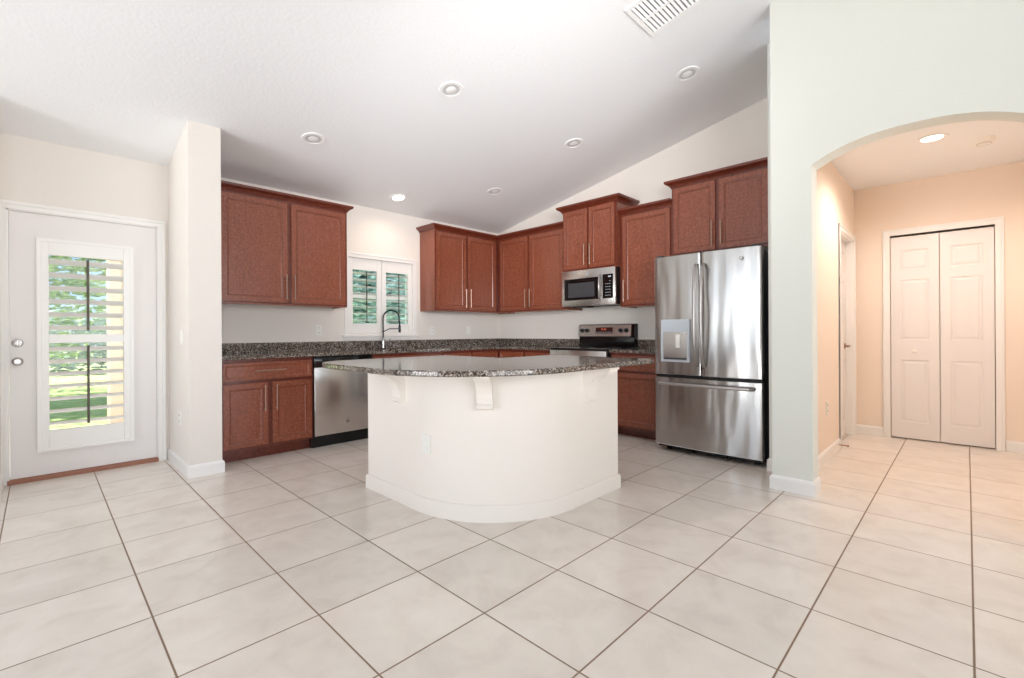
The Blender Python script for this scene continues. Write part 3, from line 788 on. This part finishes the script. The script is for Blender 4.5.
# ================================================================== range
t = thing('electric_range', 'stainless and black electric range with rear control panel', 'range', (4.215, 3.492, 0), -PI/2)
rw, rd = 0.775, 0.635
bm = BM(); box(bm, 0, rw, 0.0, rd, 0.03, 0.905); obj('range_body', bm, 'black_matte', t, smooth=None)
for x, y in ((0.05, 0.06), (rw-0.05, 0.06), (0.05, 0.58), (rw-0.05, 0.58)):
    bm = BM(); cyl(bm, (x, y, 0), (x, y, 0.03), 0.018, 0.014); obj('foot', bm, 'black_matte', t)
bm = BM(); box(bm, -0.002, rw+0.002, -0.022, 0.57, 0.905, 0.922, 0.004, 2); ck = obj('cooktop', bm, 'black', t, label='black glass cooktop')
for x, y, r in ((0.2, 0.14, 0.105), (0.57, 0.14, 0.08), (0.2, 0.42, 0.08), (0.57, 0.42, 0.105)):
    bm = BM(); lathe(bm, [(r-0.003, 0.9221), (r-0.003, 0.9226), (r, 0.9226), (r, 0.9221)], seg=40, mat=Matrix.Translation((x, y, 0))); obj('burner_ring', bm, 'darkgrey', ck)
bm = BM(); box(bm, 0.004, rw-0.004, -0.024, -0.001, 0.235, 0.895, 0.004, 2); od = obj('oven_door', bm, 'steel_flat', t)
bm = BM(); box(bm, 0.13, rw-0.13, -0.028, -0.0235, 0.38, 0.70, 0.004, 2); obj('oven_window', bm, 'black', od)
bm = BM(); tube(bm, [(0.05, -0.07, 0.83), (rw-0.05, -0.07, 0.83)], 0.012, 12)
for x in (0.08, rw-0.08): cyl(bm, (x, -0.024, 0.83), (x, -0.07, 0.83), 0.009)
obj('handle', bm, 'nickel', od)
bm = BM(); box(bm, 0.004, rw-0.004, -0.024, -0.001, 0.045, 0.225, 0.004, 2); obj('storage_drawer', bm, 'steel_flat', t)
bm = BM(); prism(bm, [(0, 0.565, 0.922), (0, 0.56, 1.04), (0, 0.545, 1.055), (0, 0.56, 1.188), (0, 0.575, 1.195), (0, 0.632, 1.195), (0, 0.632, 0.922)], (rw, 0, 0))
bg = obj('backguard', bm, 'black', t, smooth=None, label='black backguard')
tl = math.atan2(0.015, 0.133)
bm = BM(); prism(bm, [(0.006, 0.541, 1.048), (0.006, 0.556, 1.184), (0.006, 0.560, 1.184), (0.006, 0.5455, 1.048)], (rw-0.045, 0, 0))
cpn = obj('control_panel', bm, 'steel_flat', t, smooth=None, label='stainless control panel')
def on_panel(z): return 0.541 + (z-1.048)*0.015/0.136
for x in (0.055, 0.125, 0.60, 0.675):
    zc = 1.118; y = on_panel(zc)
    bm = BM(); lathe(bm, [(0, 0.024), (0.020, 0.024), (0.024, 0.012), (0.026, 0)], seg=22, mat=Matrix.Translation((x, y, zc)) @ Matrix.Rotation(PI/2-tl, 4, 'X'))
    box(bm, x-0.004, x+0.004, y-0.030, y-0.02, zc-0.018, zc+0.018, 0.0015, 1)
    obj('knob', bm, 'black_matte', cpn, label='black round knob')
bm = BM(); prism(bm, [(0.255, on_panel(1.083)-0.003, 1.083), (0.255, on_panel(1.155)-0.003, 1.155), (0.255, on_panel(1.155)+0.002, 1.155), (0.255, on_panel(1.083)+0.002, 1.083)], (0.235, 0, 0))
ds = obj('display', bm, 'display_dark', t, smooth=None, label='dark red clock display')
for x in (0.335, 0.352, 0.375, 0.392):
    bm = BM(); box(bm, x, x+0.011, on_panel(1.13)-0.0045, on_panel(1.13)-0.003, 1.122, 1.142)
    obj('clock_digit', bm, 'display_red', ds, smooth=None)
for i in range(7):
    bm = BM(); box(bm, 0.268+i*0.032, 0.268+i*0.032+0.014, on_panel(1.098)-0.0045, on_panel(1.098)-0.003, 1.093, 1.101)
    obj('button', bm, 'lightgrey', ds, smooth=None)

# ================================================================== microwave
t = thing('microwave', 'stainless over-the-range microwave under the raised cherry cabinet', 'microwave', (4.455, 3.493, 1.405), -PI/2)
mw_, mh = 0.742, 0.418
bm = BM(); box(bm, 0.0, mw_, 0.0, 0.385, 0.004, mh); obj('microwave_body', bm, 'black_matte', t, smooth=None)
bm = BM(); box(bm, 0, mw_, -0.03, -0.001, 0.0, mh, 0.005, 2); fd = obj('front_panel', bm, 'steel_flat', t)
bm = BM(); box(bm, 0.04, 0.535, -0.033, -0.0295, 0.07, 0.32, 0.003, 1); wd = obj('door_window', bm, 'black', t, label='black glass door window')
bm = BM(); box(bm, 0.10, 0.47, -0.0345, -0.0328, 0.10, 0.27, 0.001, 1); obj('mesh_screen', bm, 'darkgrey', wd)
bm = BM(); box(bm, 0.578, 0.715, -0.033, -0.0295, 0.07, 0.34, 0.003, 1); kp = obj('keypad', bm, 'black', t, label='black keypad')
for r in range(6):
    for c in range(3):
        if r == 5 and c < 2: continue
        bm = BM(); box(bm, 0.62+c*0.025, 0.62+c*0.025+0.012, -0.0345, -0.0332, 0.10+r*0.032, 0.10+r*0.032+0.007); obj('key', bm, 'lightgrey', kp, smooth=None)
bm = BM(); box(bm, 0.655, 0.69, -0.0345, -0.0332, 0.305, 0.318); obj('clock', bm, 'lightgrey', kp, smooth=None)
bm = BM(); tube(bm, [(0.553, -0.035, 0.06), (0.553, -0.06, 0.09), (0.553, -0.068, 0.20), (0.553, -0.06, 0.31), (0.553, -0.035, 0.34)], 0.011, 10)
obj('handle', bm, 'bar_steel', fd)
bm = BM(); lathe(bm, [(0, 0.003), (0.013, 0.003), (0.014, 0)], seg=20, mat=Matrix.Translation((0.375, -0.03, 0.365)) @ RX); eb = obj('emblem', bm, 'lightgrey', t)
text_mesh('emblem_letters', 'GE', 0.015, 'darkgrey', eb, (0.375, -0.0335, 0.365), (PI/2, 0, 0))
bm = BM(); box(bm, 0.10, 0.30, 0.05, 0.2, -0.012, 0.004); obj('vent_grille', bm, 'black_matte', t, smooth=None)

# ================================================================== refrigerator
t = thing('refrigerator', 'stainless french-door refrigerator with water dispenser in the left door', 'refrigerator', (4.105, 2.092, 0), -PI/2)
fw_, dep = 0.922, 0.70
bm = BM(); box(bm, 0.006, fw_-0.006, 0.03, dep, 0.045, 1.765, 0.006, 2); obj('refrigerator_body', bm, 'darkgrey', t)
bm = BM(); box(bm, 0.006, fw_-0.006, 0.0, 0.05, 0.03, 0.062); obj('bottom_grille', bm, 'black_matte', t, smooth=None)
for x in (0.08, 0.30, 0.62, 0.85):
    bm = BM(); cyl(bm, (x, 0.06, 0.0), (x, 0.06, 0.045), 0.022, 0.018); obj('foot', bm, 'black_matte', t)
def curved_door(w, z0, z1, xa, full=fw_, bulge=0.018, t_=0.075, holes=None):
    """a door whose front bows slightly across the full refrigerator width"""
    bm = BM(); n = 14; prof = []
    for i in range(n+1):
        x = xa + w*i/n; u = (x/full)*2-1
        prof.append((x, -t_ - bulge*(1-u*u) + bulge))
    e = 0.007
    f = [(prof[0][0], prof[0][1]+e)] + [(prof[0][0]+e*0.3, prof[0][1]+e*0.3), (prof[0][0]+e, prof[0][1])] + prof[1:-1] + \
        [(prof[-1][0]-e, prof[-1][1]), (prof[-1][0]-e*0.3, prof[-1][1]+e*0.3), (prof[-1][0], prof[-1][1]+e)]
    out = f + [(xa+w, 0.0), (xa, 0.0)]
    slab(bm, out[::-1], z0, z1, 0.004)
    return bm
seam = 0.442
bm = curved_door(seam-0.0035, 0.712, 1.79, 0.0); dl = obj('left_door', bm, 'steel', t)
bm = curved_door(fw_-seam-0.0035, 0.712, 1.79, seam+0.0035); dr = obj('right_door', bm, 'steel', t)
bm = curved_door(fw_, 0.062, 0.684, 0.0); df = obj('freezer_drawer', bm, 'steel', t)
bm = BM(); box(bm, 0.004, fw_-0.004, -0.03, 0.03, 0.684, 0.712); obj('door_gasket', bm, 'black_matte', t, smooth=None)
def fh(xc, sgn, parent):
    bm = BM()
    pts = [(xc, -0.092, 0.79), (xc, -0.135, 0.83), (xc+0.002*sgn, -0.150, 1.0), (xc, -0.156, 1.24), (xc, -0.150, 1.48), (xc, -0.135, 1.65), (xc, -0.092, 1.69)]
    rings = []
    for i_, p_ in enumerate(pts):
        rings.append([bm.verts.new((p_[0]+dx, p_[1]+dy, p_[2])) for dx, dy in ((-0.012, 0.006), (-0.012, -0.006), (-0.007, -0.011), (0.007, -0.011), (0.012, -0.006), (0.012, 0.006), (0.007, 0.010), (-0.007, 0.010))])
    for r0_, r1_ in zip(rings, rings[1:]):
        for k_ in range(8): bm.faces.new((r0_[k_], r0_[(k_+1) % 8], r1_[(k_+1) % 8], r1_[k_]))
    bm.faces.new(rings[0]); bm.faces.new(rings[-1])
    obj('handle', bm, 'bar_steel', parent, smooth=50)
fh(seam-0.030, -1, dl); fh(seam+0.030, 1, dr)
bm = BM(); tube(bm, [(0.06, -0.088, 0.628), (0.075, -0.128, 0.632), (0.3, -0.145, 0.632), (fw_/2, -0.150, 0.632), (fw_-0.3, -0.145, 0.632), (fw_-0.075, -0.128, 0.632), (fw_-0.06, -0.088, 0.628)], 0.0135, 12)
obj('handle', bm, 'bar_steel', df)
# dispenser
bm = BM()
dx0, dx1, dz0, dz1 = 0.080, 0.346, 0.828, 1.21
yf = -0.0955
box(bm, dx0, dx1, yf, -0.06, 1.095, dz1, 0.004, 1)
for a, b, c, d in ((dx0, dx0+0.020, dz0, 1.097), (dx1-0.020, dx1, dz0, 1.097), (dx0+0.020, dx1-0.020, dz0, dz0+0.022)): box(bm, a, b, yf, -0.06, c, d)
dp = obj('water_dispenser', bm, 'lightgrey', t, smooth=None, label='pale grey dispenser frame')
bm = BM(); box(bm, dx0+0.020, dx1-0.020, -0.0925, -0.0905, dz0+0.022, 1.095); obj('dispenser_recess', bm, 'steel_flat', dp, smooth=None)
bm = BM(); box(bm, 0.222, 0.262, -0.108, -0.09, 0.955, 1.075, 0.006, 2); obj('dispenser_paddle', bm, 'plastic', dp, label='white dispenser paddle')
bm = BM(); box(bm, dx0+0.032, dx1-0.032, -0.10, -0.09, dz0+0.022, dz0+0.036); obj('drip_tray', bm, 'darkgrey', dp, smooth=None)
badge(t, 0.775, -0.0835, 1.70, 0.0155, 'lightgrey')
bm = BM()
bm.free()
for x in (0.02, fw_-0.075):
    bm = BM(); box(bm, x, x+0.055, -0.055, 0.06, 1.79, 1.806, 0.004, 1); obj('hinge_cover', bm, 'darkgrey', t)

# ================================================================== island
R_ = 0.68
BX, BY = 1.648, 1.770
EX, EY = 2.87, 3.062
body = [(BX, EY)] + arc(BX+R_, BY+R_, R_, 180, 270, 20) + [(EX, BY), (EX, 2.40), (2.30, 2.40), (2.30, EY)]
t = thing('kitchen_island', 'large white kitchen island with a rounded corner and granite top', 'island', (2.1, 2.3, 0))
def rel(path): return [(x-2.1, y-2.3) for x, y in path]
bm = BM(); slab(bm, rel(body), 0.0, 0.884, 0)
isl = obj('island_body', bm, 'island', t, smooth=30)
bm = BM(); sweep(bm, rel([(2.29, EY), *body[:-4], (EX, BY), (EX, 2.39)]), [(0, 0.0), (0.014, 0.0), (0.014, 0.082), (0.008, 0.094), (0.0, 0.098)])
obj('baseboard_trim', bm, 'island', t, smooth=30)
bm = BM(); sweep(bm, rel([(2.29, EY), *body[:-4], (EX, BY), (EX, 2.39)]), [(0, 0.862), (0.005, 0.862), (0.008, 0.872), (0.010, 0.884), (0.0, 0.884)])
obj('top_trim', bm, 'island', t, smooth=30)
def corbel(px, py, ang, size=1.0):
    """bracket leaving the wall along direction ang (degrees)"""
    bm = BM(); D = 0.20*size; Hh = 0.23*size; w = 0.045
    pr = [(0, 0), (D, 0), (D, -0.03), (D-0.012, -0.045)]
    for k in range(1, 9):
        a = math.radians(90*k/8)
        pr.append((D-0.012-(D-0.055)*math.sin(a), -0.045-(Hh-0.085)*(1-math.cos(a))))
    pr += [(0.05, -Hh+0.03), (0.055, -Hh+0.012), (0.03, -Hh), (0, -Hh)]
    prism(bm, [(x, -w, z) for x, z in pr], (0, 2*w, 0))
    box(bm, -0.0, D+0.01, -w-0.008, w+0.008, -0.018, 0.0)
    return obj('corbel', bm, 'island', t, loc=(px-2.1, py-2.3, 0.884), rot=(0, 0, math.radians(ang)), smooth=None)
corbel(BX, 2.62, 180)
a = math.radians(221.3); corbel(BX+R_+R_*math.cos(a), BY+R_+R_*math.sin(a), 221.3)
corbel(2.50, BY, 270)
# cabinet fronts on the kitchen side of the island (away from the camera)
def isl_door(x, y, rz, w_):
    bm = BM(); panel_front(bm, w_, 0.74, 0.02, [(0.055, w_-0.055, 0.055, 0.685)], 'flat')
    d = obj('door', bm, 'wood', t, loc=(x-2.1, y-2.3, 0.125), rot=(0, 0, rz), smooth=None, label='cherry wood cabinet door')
    bm = BM(); pull_v(bm, w_-0.03, 0.48, 0.71, -0.02); obj('handle', bm, 'nickel', d)
isl_door(2.301, 2.46, PI/2, 0.29); isl_door(2.301, 2.76, PI/2, 0.29)
isl_door(2.86, 2.401, PI, 0.26); isl_door(2.59, 2.401, PI, 0.26)
# outlet on the island's curved face
t_out = t
bm = BM(); box(bm, -0.035, 0.035, -0.007, 0.0, -0.057, 0.057, 0.002, 1)
a = math.radians(188); nx, ny = math.cos(a), math.sin(a)
oo = obj('outlet_plate', bm, 'plastic', t, loc=(BX+R_+(R_+0.0)*nx-2.1, BY+R_+(R_+0.0)*ny-2.3, 0.425), rot=(0, 0, a+PI/2), label='white duplex outlet')
sockets(oo, False)
# countertop of the island
top = ([(2.36, 3.085)] + arc(1.495, 2.83, 0.255, 90, 180, 10) + arc(1.24+0.75, 1.52+0.75, 0.75, 180, 270, 22) +
       arc(2.955-0.05, 1.52+0.05, 0.05, 270, 360, 5) + [(2.955, 2.43), (2.36, 2.43)])
bm = BM(); slab(bm, [(x-2.1, y-2.3) for x, y in top], 0.0, 0.031, 0.006)
tag(obj('island_countertop', bm, 'granite', None, loc=(2.1, 2.3, 0.885), smooth=30), 'speckled granite countertop with a curved overhang on the white island', 'countertop')

# ================================================================== small fittings
def wall_outlet(label, loc, rotz, kind='duplex', group=None):
    nm = 'light_switch' if kind != 'duplex' else 'electrical_outlet'
    t = thing(nm, label, 'light switch' if kind != 'duplex' else 'outlet', loc, rotz, group)
    bm = BM(); box(bm, -0.035, 0.035, -0.006, 0.0, -0.057, 0.057, 0.002, 1); obj('cover_plate', bm, 'plastic', t)
    if kind == 'duplex':
        sockets(t)
    else:
        bm = BM(); box(bm, -0.016, 0.016, -0.010, -0.0055, -0.033, 0.033, 0.002, 1); obj('rocker', bm, 'plastic', t)
    return t
wall_outlet('white outlet above the granite left of the kitchen window', (2.13, WA, 1.135), 0)
wall_outlet('white outlet above the granite between the kitchen window and the corner, nearer the window', (3.63, WA, 1.135), 0)
wall_outlet('white switch plate above the granite nearest the kitchen corner', (4.26, WA, 1.135), 0, 'switch')
wall_outlet('white light switch on the partition wall beside the glazed door', (0.805, 4.50, 1.08), -PI/2, 'switch')
wall_outlet('white outlet low on the partition wall beside the glazed door', (0.805, 4.56, 0.42), -PI/2)
wall_outlet('white outlet low on the hallway wall behind the arch', (4.72, 0.86, 0.44), 0)

# recessed lights (local z down into the room after tilting with the vault)
tilt = math.atan(SL)
def can_light(label, x, y, on=False, hall=False):
    z = 2.6 if hall else cz(y)
    t = thing('recessed_light', label, 'ceiling light', (x, y, z), rot=(0 if hall else -tilt, 0, 0), group='recessed ceiling lights')
    bm = BM(); lathe(bm, [(0.066, -0.001), (0.068, -0.006), (0.094, -0.007), (0.098, -0.001)], 36); obj('trim_ring', bm, 'can_trim', t)
    if on:
        bm = BM(); lathe(bm, [(0, -0.004), (0.05, -0.0045), (0.066, -0.002)], 36); obj('lens', bm, 'lamp_on', t, label='lit white lens')
    else:
        bm = BM(); lathe(bm, [(0, -0.0015), (0.045, -0.0015), (0.066, -0.003)], 36); b_ = obj('baffle', bm, 'can_dark', t)
        bm = BM(); lathe(bm, [(0, -0.007), (0.03, -0.006), (0.042, -0.002)], 30); obj('bulb', bm, 'can_trim', b_)
    return t
can_light('unlit recessed ceiling light nearest the middle of the vaulted ceiling, left of the air vent', 2.28, 2.89)
can_light('unlit recessed ceiling light above the left wall cabinet', 1.67, 4.03)
can_light('lit recessed ceiling light above the kitchen window', 2.90, 4.66, True)
can_light('unlit recessed ceiling light nearest the kitchen corner', 3.82, 4.02)
can_light('unlit recessed ceiling light above the cabinet over the microwave', 3.82, 2.85)
can_light('unlit recessed ceiling light closest to the arch wall, beside the air vent', 3.81, 1.665)
can_light('lit recessed ceiling light in the hallway behind the arch', 4.885, 0.19, True, True)
light('window_can_bulb', 'SPOT', (2.90, 4.655, cz(4.655)-0.03), 11, (1.0, 0.76, 0.60), (0, 0, 0), spot_size=math.radians(150), spot_blend=0.8, shadow_soft_size=0.06)
light('hall_can_bulb', 'SPOT', (4.885, 0.19, 2.57), 64, (1.0, 0.89, 0.80), (0, 0, 0), spot_size=math.radians(165), spot_blend=0.6, shadow_soft_size=0.07)
# vent
t = thing('air_vent', 'white louvred air vent in the vaulted ceiling', 'air vent', (2.955, 1.40, cz(1.40)), rot=(-tilt, 0, 0))
bm = BM(); rw2, rh2 = 0.19, 0.24
for a, b, c, d in ((-rw2, rw2, -rh2, -rh2+0.03), (-rw2, rw2, rh2-0.03, rh2), (-rw2, -rw2+0.03, -rh2+0.03, rh2-0.03), (rw2-0.03, rw2, -rh2+0.03, rh2-0.03), (-0.008, 0.008, -rh2+0.03, rh2-0.03)):
    box(bm, a, b, c, d, -0.010, 0.0)
obj('vent_frame', bm, 'can_trim', t, smooth=None)
bm = BM()
n = 15
for i in range(n):
    y = -rh2+0.03 + (2*rh2-0.06)*(i+0.5)/n
    for a, b in ((-rw2+0.03, -0.008), (0.008, rw2-0.03)):
        prism(bm, [(a, y-0.009, -0.0025), (a, y+0.005, -0.012), (a, y+0.008, -0.011), (a, y-0.005, -0.0025)], (b-a, 0, 0))
obj('vent_slats', bm, 'can_trim', t, smooth=None)
bm = BM(); box(bm, -rw2+0.02, rw2-0.02, -rh2+0.02, rh2-0.02, -0.002, -0.0005); obj('vent_shadow_box', bm, 'vent_shade', t, smooth=None, label='grey sheet painting the shade between the slats')  # flat grey sheet stands for the shade inside the vent
# smoke detector
t = thing('smoke_detector', 'round white smoke detector on the hallway ceiling', 'smoke detector', (5.2, -0.10, 2.6))
bm = BM(); lathe(bm, [(0, -0.042), (0.035, -0.042), (0.058, -0.034), (0.064, -0.012), (0.066, 0)], 32); sd = obj('detector_body', bm, 'plastic', t)
bm = BM(); lathe(bm, [(0.040, -0.0395), (0.040, -0.0425), (0.046, -0.041), (0.046, -0.038)], 32); obj('sensor_ring', bm, 'can_dark', sd)
# door stop on the hall baseboard
bm = BM(); cyl(bm, (0, 0, 0), (0, -0.06, 0), 0.006, seg=10); cyl(bm, (0, -0.06, 0), (0, -0.075, 0), 0.010, seg=12)
tag(obj('door_stop', bm, 'nickel', None, loc=(5.16, 0.846, 0.05)), 'small metal door stop on the hallway baseboard', 'door stop')

# ================================================================== outdoors
bm = BM(); box(bm, -30, 40, 7.4, 60, -0.2, -0.06); o = struct('lawn', bm, 'grass')
bm = BM(); box(bm, -6, 12, 5.19, 7.4, -0.2, -0.04); struct('patio', bm, 'concrete')
bm = BM(); box(bm, 0.585, 1.15, 7.2, 7.55, -0.04, 2.9, 0.01, 1); tag(obj('patio_pillar', bm, 'stucco', None, smooth=None), 'tan stucco patio pillar seen through the door shutters', 'pillar')
def foliage(bm, c, r, n, s, zs=1.0):
    for _ in range(n):
        th_ = random.uniform(0, 2*PI); u = random.uniform(-1, 1); rr = r*random.uniform(0.55, 1.0)
        q = math.sqrt(1-u*u); p = Vector((c[0]+rr*q*math.cos(th_), c[1]+rr*q*math.sin(th_), c[2]+rr*u*zs))
        m = Matrix.Rotation(random.uniform(0, 6.3), 3, 'Z') @ Matrix.Rotation(random.uniform(0, 3.1), 3, 'X')
        k = s*random.uniform(0.6, 1.3)
        vs = [bm.verts.new(p + m @ Vector(v)) for v in ((-k, 0, 0), (0, -k*0.4, 0.02), (k, 0, 0), (0, k*0.4, 0.02))]
        bm.faces.new(vs)
def tree(name, label, x, y, hgt, r, m, cat='tree'):
    t = thing(name, label, cat, (x, y, -0.06))
    bm = BM(); tube(bm, [(0, 0, 0), (0.05, 0, hgt*0.35), (0, 0.05, hgt*0.75)], 0.1, 8, [0.14, 0.10, 0.05]); obj('trunk', bm, 'bark', t)
    bm = BM()
    for k in range(9):
        foliage(bm, (random.uniform(-r, r)*0.6, random.uniform(-r, r)*0.5, hgt*(0.32+0.55*(k+0.5)/9)), r*random.uniform(0.5, 0.7), 1300, 0.10)
    obj('crown', bm, m, t, smooth=None)
tree('leafy_tree', 'leafy green tree on the lawn seen through the upper door shutters', -0.6, 12.5, 5.4, 2.9, 'leaf')
tree('leafy_tree', 'bluish green tree beyond the kitchen window', 5.6, 10.5, 4.2, 1.7, 'leaf2')
tree('leafy_tree', 'green tree beyond the kitchen window, right of the bluish one', 11.2, 15.0, 5.0, 2.2, 'leaf')
for i, (x, y, lab) in enumerate(((-4.0, 19.5, 'clipped green hedge behind the lawn seen through the lower left door louvres'), (1.6, 19.5, 'clipped green hedge behind the lawn beside the patio pillar'),
                                 (7.6, 19.5, 'low green hedge seen through the lower kitchen window louvres'), (13.2, 21.5, 'dark hedge at the back of the lawn beyond the kitchen window'))):
    bm = BM()
    for k in range(5): foliage(bm, (-1.4+0.7*k, random.uniform(-.2, .2), 0.95), 1.1, 800, 0.12)
    tag(obj('hedge', bm, 'leaf' if i % 2 == 0 else 'leaf2', None, loc=(x, y, 0), smooth=None), lab, 'hedge', 'garden hedges')
